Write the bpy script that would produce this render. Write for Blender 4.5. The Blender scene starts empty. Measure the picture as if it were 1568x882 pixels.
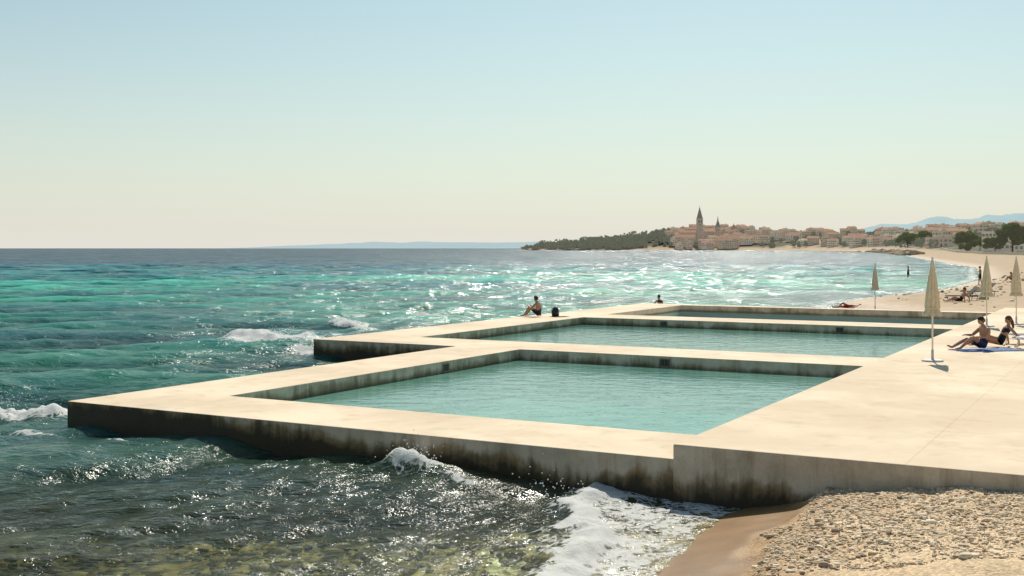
import bpy, math, random
import numpy as np
from mathutils import Vector, Matrix, noise as mnoise
random.seed(7); rng=np.random.default_rng(7)
S=bpy.context.scene
COL=S.collection
# ------------------------------------------------------------------ helpers
class MB:
    def __init__(s): s.v=[];s.f=[];s.m=[]
    def add(s,v,f,m=0,M=None):
        o=len(s.v)
        if M is not None: v=[tuple(M@Vector(p)) for p in v]
        s.v.extend([tuple(p) for p in v])
        for i,q in enumerate(f):
            s.f.append(tuple(o+k for k in q)); s.m.append(m[i] if isinstance(m,(list,tuple)) else m)
    def box(s,x0,x1,y0,y1,z0,z1,m=0,M=None):
        v=[(x0,y0,z0),(x1,y0,z0),(x1,y1,z0),(x0,y1,z0),(x0,y0,z1),(x1,y0,z1),(x1,y1,z1),(x0,y1,z1)]
        s.add(v,[(0,3,2,1),(4,5,6,7),(0,1,5,4),(1,2,6,5),(2,3,7,6),(3,0,4,7)],m,M)
    def tube(s,p,r,n=8,m=0,M=None,cap=True):
        p=[Vector(q) for q in p]; vs=[];fs=[]
        for i,q in enumerate(p):
            d=(p[min(i+1,len(p)-1)]-p[max(i-1,0)]).normalized()
            a=d.orthogonal().normalized() if abs(d.z)<.99 else Vector((1,0,0))
            a=(a-d*a.dot(d)).normalized(); b=d.cross(a)
            for k in range(n):
                t=2*math.pi*k/n; vs.append(q+(a*math.cos(t)+b*math.sin(t))*r[i])
        for i in range(len(p)-1):
            for k in range(n):
                k2=(k+1)%n; fs.append((i*n+k,i*n+k2,(i+1)*n+k2,(i+1)*n+k))
        if cap: fs.append(tuple(range(n))[::-1]); fs.append(tuple((len(p)-1)*n+k for k in range(n)))
        s.add(vs,fs,m,M)
    def obj(s,name,mats,parent=None,smooth=False,loc=(0,0,0),rotz=0):
        me=bpy.data.meshes.new(name); me.from_pydata(s.v,[],s.f); 
        for m in mats: me.materials.append(m)
        me.polygons.foreach_set('material_index',np.array(s.m,dtype=np.int32))
        if smooth: me.polygons.foreach_set('use_smooth',np.ones(len(me.polygons),dtype=bool))
        me.update()
        ob=bpy.data.objects.new(name,me); COL.objects.link(ob); ob.location=loc; ob.rotation_euler=(0,0,rotz)
        if parent: ob.parent=parent
        return ob
def empty(name,loc=(0,0,0),rotz=0):
    e=bpy.data.objects.new(name,None); COL.objects.link(e); e.location=loc; e.rotation_euler=(0,0,rotz); e.empty_display_size=.1; return e

class NT:
    def __init__(s,name):
        s.mat=bpy.data.materials.new(name); s.mat.use_nodes=True; s.t=s.mat.node_tree; s.t.nodes.clear()
        s.out=s.t.nodes.new('ShaderNodeOutputMaterial')
    def n(s,ty,ins=None,**pr):
        nd=s.t.nodes.new(ty)
        for k,v in pr.items(): setattr(nd,k,v)
        if ins:
            for k,v in ins.items():
                if isinstance(v,bpy.types.NodeSocket): s.t.links.new(v,nd.inputs[k])
                else: nd.inputs[k].default_value=v
        return nd
    def math(s,op,a,b=0.0,c=0.0,clamp=False):
        return s.n('ShaderNodeMath',{0:a,1:b,2:c},operation=op,use_clamp=clamp).outputs[0]
    def vm(s,op,a,b=(0,0,0)):
        return s.n('ShaderNodeVectorMath',{0:a,1:b},operation=op)
    def mix(s,f,a,b,bt='MIX'):
        nd=s.n('ShaderNodeMix',data_type='RGBA',blend_type=bt)
        for k,v in ((0,f),(6,a),(7,b)):
            if isinstance(v,bpy.types.NodeSocket): s.t.links.new(v,nd.inputs[k])
            else:
                nd.inputs[k].default_value=v if k==0 else (tuple(v)+(1,) if len(v)==3 else v)
        return nd.outputs[2]
    def ms(s,f,a,b):
        nd=s.n('ShaderNodeMixShader'); 
        if isinstance(f,bpy.types.NodeSocket): s.t.links.new(f,nd.inputs[0])
        else: nd.inputs[0].default_value=f
        s.t.links.new(a,nd.inputs[1]); s.t.links.new(b,nd.inputs[2]); return nd.outputs[0]
    def sst(s,v,a,b,c=0.0,d=1.0):
        return s.n('ShaderNodeMapRange',{0:v,1:a,2:b,3:c,4:d},interpolation_type='SMOOTHSTEP').outputs[0]
    def noise(s,vec,scale,detail=3,rough=.5,dist=0.0,col=False):
        nd=s.n('ShaderNodeTexNoise',{'Vector':vec,'Scale':scale,'Detail':detail,'Roughness':rough,'Distortion':dist}); return nd.outputs[1 if col else 0]
    def bump(s,h,st=.5,d=.05,nrm=None):
        i={'Height':h,'Strength':st,'Distance':d}
        if nrm is not None: i['Normal']=nrm
        return s.n('ShaderNodeBump',i).outputs[0]
    def fin(s,sh): s.t.links.new(sh,s.out.inputs[0]); return s.mat
def pbr(name,col,rough=.7,spec=.3,var=.12,scale=6,emit=None,bump=0,metal=0,trans=0):
    t=NT(name); tc=t.n('ShaderNodeTexCoord').outputs['Object']
    nz=t.noise(tc,scale,4,.6)
    f=t.sst(nz,.3,.7)
    c=t.mix(f,tuple(v*(1-var) for v in col),tuple(min(1,v*(1+var)) for v in col))
    i={'Base Color':c,'Roughness':rough,'Specular IOR Level':spec,'Metallic':metal}
    if bump: i['Normal']=t.bump(nz,.5,bump)
    if emit: i['Emission Color']=tuple(emit)+(1,); i['Emission Strength']=1.0  # constant glow standing in for airlight on distant materials
    b=t.n('ShaderNodeBsdfPrincipled',i)
    return t.fin(b.outputs[0])
# ------------------------------------------------------------------ numpy noise
G=rng.random((256,256))
def vn(x,y):
    xi=np.floor(x).astype(int); yi=np.floor(y).astype(int); fx=x-xi; fy=y-yi
    fx=fx*fx*(3-2*fx); fy=fy*fy*(3-2*fy)
    a=G[xi&255,yi&255];b=G[(xi+1)&255,yi&255];c=G[xi&255,(yi+1)&255];d=G[(xi+1)&255,(yi+1)&255]
    return (a*(1-fx)+b*fx)*(1-fy)+(c*(1-fx)+d*fx)*fy
def fbm(x,y,o=4):
    s=0;a=.5;t=0
    for i in range(o):
        s=s+a*vn(x+17.3*i,y+5.1*i); t+=a; a*=.5; x=x*2.03;y=y*2.03
    return s/t
def sm(x,a,b):
    t=np.clip((x-a)/(b-a),0,1); return t*t*(3-2*t)
# ------------------------------------------------------------------ frame of the pool structure
TH=math.radians(29.15); Ax=(math.cos(TH),-math.sin(TH)); Bx=(math.sin(TH),math.cos(TH)); O=(-9.11,23.4)
def W(a,b): return (O[0]+a*Ax[0]+b*Bx[0],O[1]+a*Ax[1]+b*Bx[1])
def AB(x,y):
    dx=x-O[0];dy=y-O[1]; return dx*Ax[0]+dy*Ax[1],dx*Bx[0]+dy*Bx[1]
RIM=.60; DECK=.83; CAMZ=3.73
# ------------------------------------------------------------------ coast
coast=[(-3,-60),(-2,-20),(-1,0),(.7,10),(1.68,13),(2.5,14.9),(2.9,15.7),(3.3,16.3),W(14.3,2),W(14.5,20),W(14.5,38),W(8,46),(19.5,70),(23,79),(29.6,88),(42,109),(55.7,136),(88,217),(132,362),(175,500),(225,652),(345,1100),(440,1480),(455,1560),(440,1780),(380,1900),(300,1940),(200,1975),(90,1985),(30,1990),(8,2000),(25,2040),(90,2110),(250,2260),(600,2500),(1500,3200),(6000,9000),(24000,24000),(24000,-60)]
def sdist(x,y):
    x=np.asarray(x,float);y=np.asarray(y,float)
    d=np.full(x.shape,1e18); ins=np.zeros(x.shape,bool); n=len(coast)
    for i in range(n):
        x0,y0=coast[i];x1,y1=coast[(i+1)%n]
        ex=x1-x0;ey=y1-y0; L=ex*ex+ey*ey
        t=np.clip(((x-x0)*ex+(y-y0)*ey)/L,0,1)
        d=np.minimum(d,(x-x0-t*ex)**2+(y-y0-t*ey)**2)
        if y0!=y1:
            c=((y0>y)!=(y1>y))&(x<(x1-x0)*(y-y0)/(y1-y0)+x0); ins^=c
    d=np.sqrt(d); return np.where(ins,d,-d)
def instruct(x,y,m):
    a,b=AB(x,y)
    r1=(a>0+m)&(b>0+m)&(b<44.4-m)&(a<45-m)
    r2=(a>-5.8+m)&(a<3)&(b>15.05+m)&(b<44.4-m)
    return r1|r2
def gz(x,y):
    x=np.asarray(x,float);y=np.asarray(y,float)
    sd=sdist(x,y)
    nr=sd+(fbm(x*1.1,y*1.1,3)-.5)*.5*sm(np.abs(sd),0,1)
    a=np.interp(nr,[-40,-10,-4,0,.6,.9,1.25,3,8,30],[-4,-1.4,-.75,0,.13,.2,.40,.57,.68,.72])
    m=np.interp(sd,[-40,-10,0,5,15,40,80,200],[-4,-2,0,.5,1.,1.9,2.6,4])
    f=np.interp(sd,[-40,-10,0,10,40,100,250,900],[-6,-3,0,2,7,18,28,34])
    wm=sm(y,60,110); wf=sm(y,500,1200)
    z=(a*(1-wm)+m*wm)*(1-wf)+f*wf
    z=z+12*np.exp(-((x-345)/110)**2-((y-2070)/70)**2)*(sd>0)
    z=z+(fbm(x*2.2,y*2.2,4)-.5)*.16*sm(sd,.7,1.6)*(1-sm(y,30,60))
    z=z+(fbm(x*2.5+9,y*2.5,4)-.5)*.30*sm(-sd,.5,2.5)*(1-sm(y,30,60))
    z=z+(fbm(x*.35,y*.35,3)-.5)*.35*sm(sd,2,8)*sm(y,60,80)*(1-sm(y,250,400))
    z=z+(fbm(x*.05,y*.05,4)-.5)*np.clip(sd*.02,0,2.5)*sm(y,100,300)
    z=np.where(instruct(x,y,.55),-2.6,z)
    return z,sd
def axis(segs):
    o=[]
    for a,b,n in segs: o.extend(np.linspace(a,b,n,endpoint=False))
    o.append(segs[-1][1]); return np.array(o)
def gridmesh(name,X,Y,Z):
    ny,nx=X.shape
    v=np.stack([X,Y,Z],-1).reshape(-1,3)
    i=np.arange((ny-1)*nx).reshape(ny-1,nx)[:,:-1].ravel()
    f=np.stack([i,i+1,i+nx+1,i+nx],-1)
    return v,f
def mesh_np(name,v,f,mats,smooth=True):
    me=bpy.data.meshes.new(name)
    me.vertices.add(len(v)); me.vertices.foreach_set('co',v.astype(np.float32).ravel())
    k=f.shape[1]
    me.loops.add(f.size); me.loops.foreach_set('vertex_index',f.astype(np.int32).ravel())
    me.polygons.add(len(f)); me.polygons.foreach_set('loop_start',np.arange(0,f.size,k,dtype=np.int32))
    try: me.polygons.foreach_set('loop_total',np.full(len(f),k,dtype=np.int32))
    except Exception: pass
    me.polygons.foreach_set('use_smooth',np.full(len(f),smooth))
    me.update(calc_edges=True); me.validate()
    for m in mats: me.materials.append(m)
    ob=bpy.data.objects.new(name,me); COL.objects.link(ob); return ob
def fattr(ob,name,a):
    at=ob.data.attributes.new(name,'FLOAT','POINT'); at.data.foreach_set('value',a.astype(np.float32).ravel())
def cattr(ob,name,c):
    at=ob.data.attributes.new(name,'FLOAT_COLOR','POINT'); c4=np.concatenate([c,np.ones((len(c),1))],1); at.data.foreach_set('color',c4.astype(np.float32).ravel())
# ------------------------------------------------------------------ ground
xs=axis([(-24000,-600,14),(-600,-30,40),(-30,-12,40),(-12,-1,80),(-1,10,130),(10,40,60),(40,160,60),(160,560,60),(560,1600,60),(1600,6000,20),(6000,24000,10)])
ys=axis([(-60,8,14),(8,12,12),(12,17.2,72),(17.2,30,60),(30,100,70),(100,300,50),(300,700,50),(700,1800,70),(1800,2400,60),(2400,6000,20),(6000,24000,12)])
X,Y=np.meshgrid(xs,ys); Z,SD=gz(X,Y)
v,f=gridmesh('ground',X,Y,Z)
t=NT('beach_and_land')
at=t.n('ShaderNodeAttribute',attribute_name='gcol').outputs['Color']
wet=t.n('ShaderNodeAttribute',attribute_name='wet').outputs['Fac']
grav=t.n('ShaderNodeAttribute',attribute_name='grav').outputs['Fac']
pos=t.n('ShaderNodeNewGeometry').outputs['Position']
vo=t.n('ShaderNodeTexVoronoi',{'Vector':pos,'Scale':34.0,'Randomness':1.0})
n1=t.noise(pos,1.3,8,.7); n2=t.noise(pos,60,3,.6)
g1=t.math('MULTIPLY_ADD',t.n('ShaderNodeSeparateColor',{0:vo.outputs['Color']}).outputs[0],.6,.70)
g2=t.math('MULTIPLY_ADD',n1,1.2,.4); g3=t.math('MULTIPLY_ADD',n2,.5,.75)
gm=t.math('MULTIPLY',t.math('MULTIPLY',g1,g2),g3)
gg=t.math('MULTIPLY',g2,g3)
gmix=t.n('ShaderNodeMix',{0:grav,2:gg,3:gm}).outputs[0]
cc=t.mix(1.0,at,t.n('ShaderNodeCombineColor',{0:gmix,1:gmix,2:gmix}).outputs[0],'MULTIPLY')
sb=t.n('ShaderNodeAttribute',attribute_name='sea').outputs['Fac']
st=t.noise(t.vm('MULTIPLY',pos,(.9,1.5,1)).outputs[0],1.6,7,.68,.7)
stc=t.mix(t.sst(st,.38,.60),(.10,.11,.05),(.62,.41,.19))
vs=t.n('ShaderNodeTexVoronoi',{'Vector':t.vm('ADD',pos,t.noise(pos,2,2,.5,0,True)).outputs[0],'Scale':5.2}).outputs['Color']
vv=t.n('ShaderNodeSeparateColor',{0:vs}).outputs[1]
stc=t.mix(t.math('MULTIPLY',t.sst(vv,.70,.95),.6),stc,(.74,.56,.33))
stc=t.mix(t.math('MULTIPLY',t.sst(vv,.40,.0),.8),stc,(.06,.06,.03))
cc=t.mix(sb,cc,stc)
h=t.math('MULTIPLY',t.math('SUBTRACT',1.0,vo.outputs['Distance']),grav)
h=t.math('ADD',h,t.math('MULTIPLY',n2,.4))
bs=t.n('ShaderNodeBsdfPrincipled',{'Base Color':cc,'Roughness':t.n('ShaderNodeMapRange',{0:wet,3:.92,4:.35}).outputs[0],'Specular IOR Level':.3,'Normal':t.bump(h,.5,.02)})
GM=t.fin(bs.outputs[0])
g=mesh_np('ground',v,f,[GM])
sdv=SD.ravel(); zv=v[:,2]; xv=v[:,0]; yv=v[:,1]
wob=(fbm(xv*1.5,yv*1.5,4)-.5)
near=1-sm(yv,40,70)
wetf=(1-sm(zv+wob*.14,.16,.26))*near + (1-sm(sdv,1,5))*(1-near)*.6
cg=np.array([.62,.455,.285]); cw=np.array([.28,.155,.065]); cfar=np.array([.44,.32,.205]); cveg=np.array([.07,.075,.035])
c=cg*np.ones((len(v),3)); c=c*near[:,None]+cfar*(1-near)[:,None]
damp=(1-sm(zv+wob*.3,.30,.58))*near
c=c*(1-damp[:,None]*.65)+np.array([.36,.20,.085])*damp[:,None]*.65
c=c*(1-wetf[:,None])+cw*wetf[:,None]
veg=sm(sdv,20,40)*sm(yv,150,400)*sm(fbm(xv*.02,yv*.02,4),.30,.45)
c=c*(1-veg[:,None])+cveg*veg[:,None]
cattr(g,'gcol',c); fattr(g,'wet',np.clip(wetf,0,1)); fattr(g,'grav',(1-wetf)*near); fattr(g,'sea',1-sm(zv,-.12,-.03))
import bmesh
def ico():
    bm=bmesh.new(); bmesh.ops.create_icosphere(bm,subdivisions=1,radius=1)
    vv=np.array([p.co[:] for p in bm.verts]); ff=np.array([[q.index for q in p.verts] for p in bm.faces]); bm.free(); return vv,ff
iv,iff=ico()
def stones(name,px,py,size,mat,squash=.55,sink=.2):
    n=len(px); pz,_=gz(px,py)
    sc=np.stack([size*rng.uniform(.7,1.3,n),size*rng.uniform(.7,1.3,n),size*squash*rng.uniform(.6,1.3,n)],-1)
    th=rng.uniform(0,6.28,n); jit=1+rng.uniform(-.22,.22,(n,len(iv),1))
    P=iv[None]*jit*sc[:,None,:]
    Xr=P[...,0]*np.cos(th)[:,None]-P[...,1]*np.sin(th)[:,None]; Yr=P[...,0]*np.sin(th)[:,None]+P[...,1]*np.cos(th)[:,None]
    P=np.stack([Xr+px[:,None],Yr+py[:,None],P[...,2]+(pz+sc[:,2]*(1-2*sink))[:,None]],-1).reshape(-1,3)
    F=(iff[None]+ (np.arange(n)*len(iv))[:,None,None]).reshape(-1,3)
    ob=mesh_np(name,P,F,[mat],True)
    tone=np.repeat(rng.random(n),len(iv)); fattr(ob,'tone',tone); return ob
def stonemat(name,cs,rough=.85):
    t=NT(name); tn=t.n('ShaderNodeAttribute',attribute_name='tone').outputs['Fac']
    cr=t.n('ShaderNodeValToRGB',{0:tn}); e=cr.color_ramp.elements
    e[0].color=cs[0]+(1,); e[1].color=cs[3]+(1,); x_=cr.color_ramp.elements.new(.3); x_.color=cs[1]+(1,); x_=cr.color_ramp.elements.new(.7); x_.color=cs[2]+(1,)
    return t.fin(t.n('ShaderNodeBsdfPrincipled',{'Base Color':cr.outputs[0],'Roughness':rough}).outputs[0])
PEB=stonemat('pebble_stone',[(.22,.155,.10),(.60,.45,.285),(.76,.59,.40),(.90,.79,.62)])
n=40000; px=rng.uniform(2.5,9.5,n); py=rng.uniform(11.5,17,n); pz,psd=gz(px,py)
k=(pz>.26+.1*rng.random(n))&(~instruct(px,py,-.03)); px=px[k];py=py[k]
stones('gravel',px,py,np.exp(rng.normal(-4.5,.5,len(px))),PEB,.45,.3)
SBM=stonemat('seabed_stone',[(.04,.035,.018),(.14,.095,.045),(.34,.225,.11),(.60,.44,.26)])
n=6000; px=rng.uniform(-9,3.2,n);py=rng.uniform(11.5,22,n);pz,psd=gz(px,py)
k=(psd<-.5)&(~instruct(px,py,-.3))&(fbm(px*.8,py*.8,3)>.40); px=px[k];py=py[k]
stones('seabed_stones',px,py,np.minimum(np.exp(rng.normal(-2.95,.55,len(px))),-.20*np.maximum(psd[k],-3)),SBM,.4,.3)
# ------------------------------------------------------------------ ocean (FFT bands)
def band(N,L,l0,l1,rms,wd,spread,seed):
    r=np.random.default_rng(seed)
    k1=2*np.pi*np.fft.fftfreq(N,L/N); KX,KY=np.meshgrid(k1,k1,indexing='ij'); K=np.hypot(KX,KY); K[0,0]=1e-6
    lam=2*np.pi/K
    w=((lam>l0)&(lam<l1))*lam**1.8
    c=(KX*wd[0]+KY*wd[1])/K
    w=w*(np.abs(c)**spread*.95+.05)*np.where(c<0,.2,1)
    Hh=w*(r.normal(size=K.shape)+1j*r.normal(size=K.shape)); Hh[0,0]=0
    h=np.fft.ifft2(Hh).real; s=rms/h.std()
    dx=np.fft.ifft2(1j*KX/K*Hh).real*s; dy=np.fft.ifft2(1j*KY/K*Hh).real*s
    return h*s,dx,dy,L,N
def samp(bn,i,x,y):
    A=bn[i];L,N=bn[3],bn[4]; u=(x/L*N); w=(y/L*N); xi=np.floor(u).astype(int); yi=np.floor(w).astype(int); fx=u-xi;fy=w-yi
    a=A[xi%N,yi%N];b=A[(xi+1)%N,yi%N];c=A[xi%N,(yi+1)%N];d=A[(xi+1)%N,(yi+1)%N]
    return (a*(1-fx)+b*fx)*(1-fy)+(c*(1-fx)+d*fx)*fy
bA=band(512,173,3.4,13,.13,(.42,-.91),3,1); bB=band(512,61,1.1,3.4,.050,(.3,-.95),2,2); bC=band(512,23,.28,1.1,.014,(.2,-.98),1,3)
yy=[7.0]
while yy[-1]<24000:
    y0=yy[-1]; yy.append(y0+max(.075,min(.0042*y0 if y0<150 else (.0042+.00004*(y0-150))*y0,.2*y0)))
yy=np.array([-60,-20,0]+yy)
tt=axis([(-6,-1.2,12),(-1.2,-.62,50),(-.62,.62,640),(.62,1.2,40),(1.2,6,10)])
T,Yg=np.meshgrid(tt,yy)
Dd=np.maximum(Yg+8,16)
Xg=T*Dd
spc=np.maximum(np.gradient(yy)[:,None]*np.ones_like(T),np.abs(np.gradient(Xg,axis=1)))
wA=1-sm(spc,1.0,3.5); wB=1-sm(spc,.35,1.1); wC=1-sm(spc,.10,.28)
sd=sdist(Xg,Yg)
a_,b_=AB(Xg,Yg)
shal=np.clip(.10+.9*sm(-sd,.2,6),0,1)*np.interp(Yg,[12,20,34],[.55,.72,1.0])
shal=np.where(Yg>60,np.clip(sm(-sd,1,25),0.15,1),shal)
gust=.75+.5*fbm(Xg*.05,Yg*.03,3)
Zs=(samp(bA,0,Xg,Yg)*wA+samp(bB,0,Xg,Yg)*wB*gust*1.1)*shal+samp(bC,0,Xg,Yg)*wC*np.clip(shal+.3,0,1)*gust
Zraw=samp(bA,0,Xg,Yg)+.9*samp(bB,0,Xg,Yg)
ch=1.15
DX=-(samp(bA,1,Xg,Yg)*wA+samp(bB,1,Xg,Yg)*wB)*shal*ch; DY=-(samp(bA,2,Xg,Yg)*wA+samp(bB,2,Xg,Yg)*wB)*shal*ch
foam=np.zeros_like(Xg)
fn=fbm(Xg*1.3,Yg*.9,4)
def blob(cx,cy,rx,ry,rot,amp,hz):
    global foam,Zs
    c,s=math.cos(rot),math.sin(rot); u=(Xg-cx)*c+(Yg-cy)*s; w=-(Xg-cx)*s+(Yg-cy)*c
    w=w+.35*ry*np.sin(u/rx*2.3)+ry*.9*(fbm(Xg*1.1+cx,Yg*1.1,3)-.5)
    d=(u/rx)**2+(w/ry)**2; e=np.exp(-d*1.1)
    foam=np.maximum(foam,amp*e*(.25+1.5*fbm(Xg*1.7,Yg*1.7,4)))
    Zs=Zs+hz*np.exp(-((u/rx)**2*.7+(w/(ry*.8))**2))*(.2+1.6*fbm(Xg*2.5,Yg*2.5,4))
blob(-11.2,25.0,1.9,.9,.15,1.7,.40); blob(-12.9,23.6,1.5,.6,.3,1.4,.18); blob(-9.4,22.4,.9,.28,-.5,.8,.05)
blob(-9.5,44.0,1.8,1.2,.1,1.35,.28); blob(-7.4,42.0,1.2,.6,.4,1.0,.1); blob(-8.0,55.0,.7,1.3,.2,1.15,.28); blob(-4.4,60.5,1.1,1.3,.3,1.1,.28); blob(-6.6,50,.7,.8,.3,.9,.12)
blob(-1.6,18.75,.6,.40,-.4,1.5,.30); blob(-.9,18.0,.5,.2,-.5,.6,.05); blob(-7.4,21.2,.5,.15,-.5,.8,.06)
fr0=np.interp(Yg,[11,13,16.5,18],[.7,.95,1.95,2.2])
sw=-sd+(fbm(Xg*.9,Yg*.9,3)-.5)*.9
nearb=(Yg<18.0)&(Yg>0)&(Xg>-2)&(b_<.1)
cur=np.exp(-((sw-fr0)/.27)**2)*1.35*sm(Yg,9,12)
wash=(sm(sw,.0,.15)*(1-sm(sw,fr0-.3,fr0)))*.60
back=np.exp(-((sw-fr0-.4)/.4)**2)*.45
foam=np.where(nearb,np.maximum(foam,np.maximum(np.maximum(cur,wash),back)*(.35+1.2*fbm(Xg*2.2,Yg*2.2,3))),foam)
Zs=Zs+np.where(nearb,np.exp(-((sw-fr0-.12)/.30)**2)*.13*(.6+.8*fbm(Xg*2,Yg*2,3)),0)
farb=(Yg>58)&(Yg<700)
foam=np.where(farb,np.maximum(foam,np.exp(-((-sd-.8)/.8)**2)*.9*fn*1.5),foam)
wd1=np.abs(b_)*((a_>-.2)&(a_<13.2))+9*((a_<=-.2)|(a_>=13.2)); foam=np.maximum(foam,.30*np.exp(-(wd1/.18)**2)*(fn*1.6))
wd2=np.abs(a_)*((b_>0)&(b_<15))+9*((b_<=0)|(b_>=15)); foam=np.maximum(foam,.5*np.exp(-(wd2/.3)**2)*(fn*1.6))
wd3=np.abs(a_+5.8)*((b_>15)&(b_<44))+9*((b_<=15)|(b_>=44)); foam=np.maximum(foam,.75*np.exp(-(wd3/.5)**2)*(fn*1.6))
Zs=Zs+np.clip(foam-.3,0,1)*.10*(fbm(Xg*5,Yg*5,3)-.3)*wC
Xw=Xg+DX;Yw=Yg+DY
v,f=gridmesh('sea',Xw,Yw,Zs)
rmv=(instruct(Xw,Yw,.25)).ravel()
f=f[~rmv[f].all(1)]
t=NT('sea_water')
pos=t.n('ShaderNodeNewGeometry').outputs['Position']
A_=lambda nme,o='Fac': t.n('ShaderNodeAttribute',attribute_name=nme).outputs[o]
wc=A_('wcol','Color'); op=A_('opac'); fo=A_('foam'); far=A_('far'); hg=A_('hgt')
ps=t.vm('MULTIPLY',pos,(.7,1.25,1)).outputs[0]
hb=t.math('ADD',t.noise(ps,2.2,5,.62,.3),t.math('MULTIPLY',t.noise(ps,9,3,.6),.25))
nb=t.bump(hb,.9,.14)
def cn(v,s,d,r,k):
    c=t.vm('SUBTRACT',t.noise(t.vm('MULTIPLY',pos,v).outputs[0],s,d,r,0,True),(.5,.5,.5)).outputs[0]
    return t.vm('MULTIPLY',c,k).outputs[0]
cs=t.vm('ADD',cn((.5,.9,1),1.1,4,.7,(1.2,2.2,0)),cn((.07,.16,1),1.0,4,.6,(.8,2.4,0))).outputs[0]
sc=t.n('ShaderNodeVectorMath',{0:cs,3:far},operation='SCALE').outputs[0]
nn=t.vm('NORMALIZE',t.vm('ADD',nb,sc).outputs[0]).outputs[0]
# ripple facets: small flat faces, clustered in gusty patches
def facet(s,v,k):
    c=t.n('ShaderNodeTexVoronoi',{'Vector':t.vm('MULTIPLY',pos,v).outputs[0],'Scale':s}).outputs['Color']
    c=t.vm('SUBTRACT',c,(.5,.5,.5)).outputs[0]; return t.vm('MULTIPLY',c,k).outputs[0]
fc=t.vm('ADD',facet(2.2,(1,1.0,0),(.34,1.05,0)),facet(.55,(1,.5,0),(.16,.50,0))).outputs[0]
clu=t.math('MULTIPLY',t.sst(t.noise(t.vm('MULTIPLY',pos,(.45,.08,0)).outputs[0],1.0,6,.8,.2),.50,.58,.30,1.15),t.sst(t.noise(t.vm('MULTIPLY',pos,(.05,.02,0)).outputs[0],1.0,3,.6,.2),.38,.58,.7,1.0))
clu=t.math('MULTIPLY',clu,t.math('MULTIPLY_ADD',far,.35,.65))
fc=t.n('ShaderNodeVectorMath',{0:fc,3:clu},operation='SCALE').outputs[0]
nf=t.vm('NORMALIZE',t.vm('ADD',nb,t.vm('ADD',t.n('ShaderNodeVectorMath',{0:sc,3:.45},operation='SCALE').outputs[0],fc).outputs[0]).outputs[0]).outputs[0]
fr=t.n('ShaderNodeFresnel',{'IOR':1.33,'Normal':nn}).outputs[0]
fr=t.math('MULTIPLY',fr,.62)
patch=t.noise(t.vm('MULTIPLY',pos,(.02,.05,0)).outputs[0],1.0,6,.62,.4)
wc2=t.mix(1.0,wc,t.n('ShaderNodeCombineColor',{0:t.sst(patch,.38,.62,.45,1.45),1:t.sst(patch,.38,.62,.50,1.25),2:t.sst(patch,.38,.62,.72,1.12)}).outputs[0],'MULTIPLY')
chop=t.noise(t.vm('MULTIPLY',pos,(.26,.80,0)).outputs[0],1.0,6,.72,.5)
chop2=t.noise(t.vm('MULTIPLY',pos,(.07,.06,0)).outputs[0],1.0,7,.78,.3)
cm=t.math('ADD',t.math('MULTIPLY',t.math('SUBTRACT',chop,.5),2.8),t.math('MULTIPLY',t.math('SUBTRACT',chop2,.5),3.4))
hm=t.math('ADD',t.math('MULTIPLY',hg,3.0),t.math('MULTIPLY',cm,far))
hmul=t.sst(hm,-.8,1.1,.30,1.55)  # backlit crests and dark troughs painted into water colour, by height and noise
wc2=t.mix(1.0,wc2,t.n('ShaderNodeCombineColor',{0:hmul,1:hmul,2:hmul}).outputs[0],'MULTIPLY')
dif=t.n('ShaderNodeBsdfDiffuse',{'Color':wc2,'Normal':nn}).outputs[0]
tr=t.n('ShaderNodeBsdfTransparent',{'Color':(.86,.96,.76,1)}).outputs[0]
body=t.ms(op,tr,dif)
gl=t.n('ShaderNodeBsdfGlossy',{'Color':(1,1,1,1),'Roughness':.12,'Normal':nn}).outputs[0]
gl2=t.n('ShaderNodeBsdfGlossy',{'Color':(1,1,1,1),'Roughness':.16,'Normal':nf}).outputs[0]
wat=t.ms(fr,body,t.ms(.68,gl,gl2))
lace=t.n('ShaderNodeTexVoronoi',{'Vector':t.vm('ADD',pos,t.n('ShaderNodeVectorMath',{0:t.noise(pos,3,2,.5,0,True),3:.5},operation='SCALE').outputs[0]).outputs[0],'Scale':5.5},feature='DISTANCE_TO_EDGE').outputs['Distance']
fnz=t.noise(pos,6,7,.75,.5)
thr=t.math('ADD',t.math('MULTIPLY',lace,1.0),t.math('MULTIPLY_ADD',fnz,1.6,-.42))
fm=t.sst(t.math('SUBTRACT',fo,thr),-.10,.22)
fd=t.n('ShaderNodeBsdfDiffuse',{'Color':(.92,.92,.89,1),'Normal':t.bump(fnz,.6,.10)}).outputs[0]
ft=t.n('ShaderNodeBsdfTranslucent',{'Color':(.92,.92,.89,1)}).outputs[0]
SEA=t.fin(t.ms(t.math('MULTIPLY',fm,.95),wat,t.ms(.3,fd,ft)))
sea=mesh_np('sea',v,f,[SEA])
xf=Xg.ravel();yf=Yg.ravel();sf=sd.ravel()
keys=[0,14,20,27,45,70,120,170,240,400,900,24000]
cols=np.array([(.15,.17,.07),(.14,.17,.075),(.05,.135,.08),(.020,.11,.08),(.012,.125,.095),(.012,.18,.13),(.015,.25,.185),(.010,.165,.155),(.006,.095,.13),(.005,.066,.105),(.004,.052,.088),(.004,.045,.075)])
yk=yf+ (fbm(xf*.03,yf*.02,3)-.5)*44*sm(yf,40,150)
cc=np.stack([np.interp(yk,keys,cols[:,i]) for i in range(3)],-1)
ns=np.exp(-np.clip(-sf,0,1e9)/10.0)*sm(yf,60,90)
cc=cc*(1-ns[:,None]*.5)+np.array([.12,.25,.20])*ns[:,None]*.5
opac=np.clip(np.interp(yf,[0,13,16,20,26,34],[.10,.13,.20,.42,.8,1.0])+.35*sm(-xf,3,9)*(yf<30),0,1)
opac=opac*(.35+.65*sm(-sf,0.0,2.0))
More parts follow.
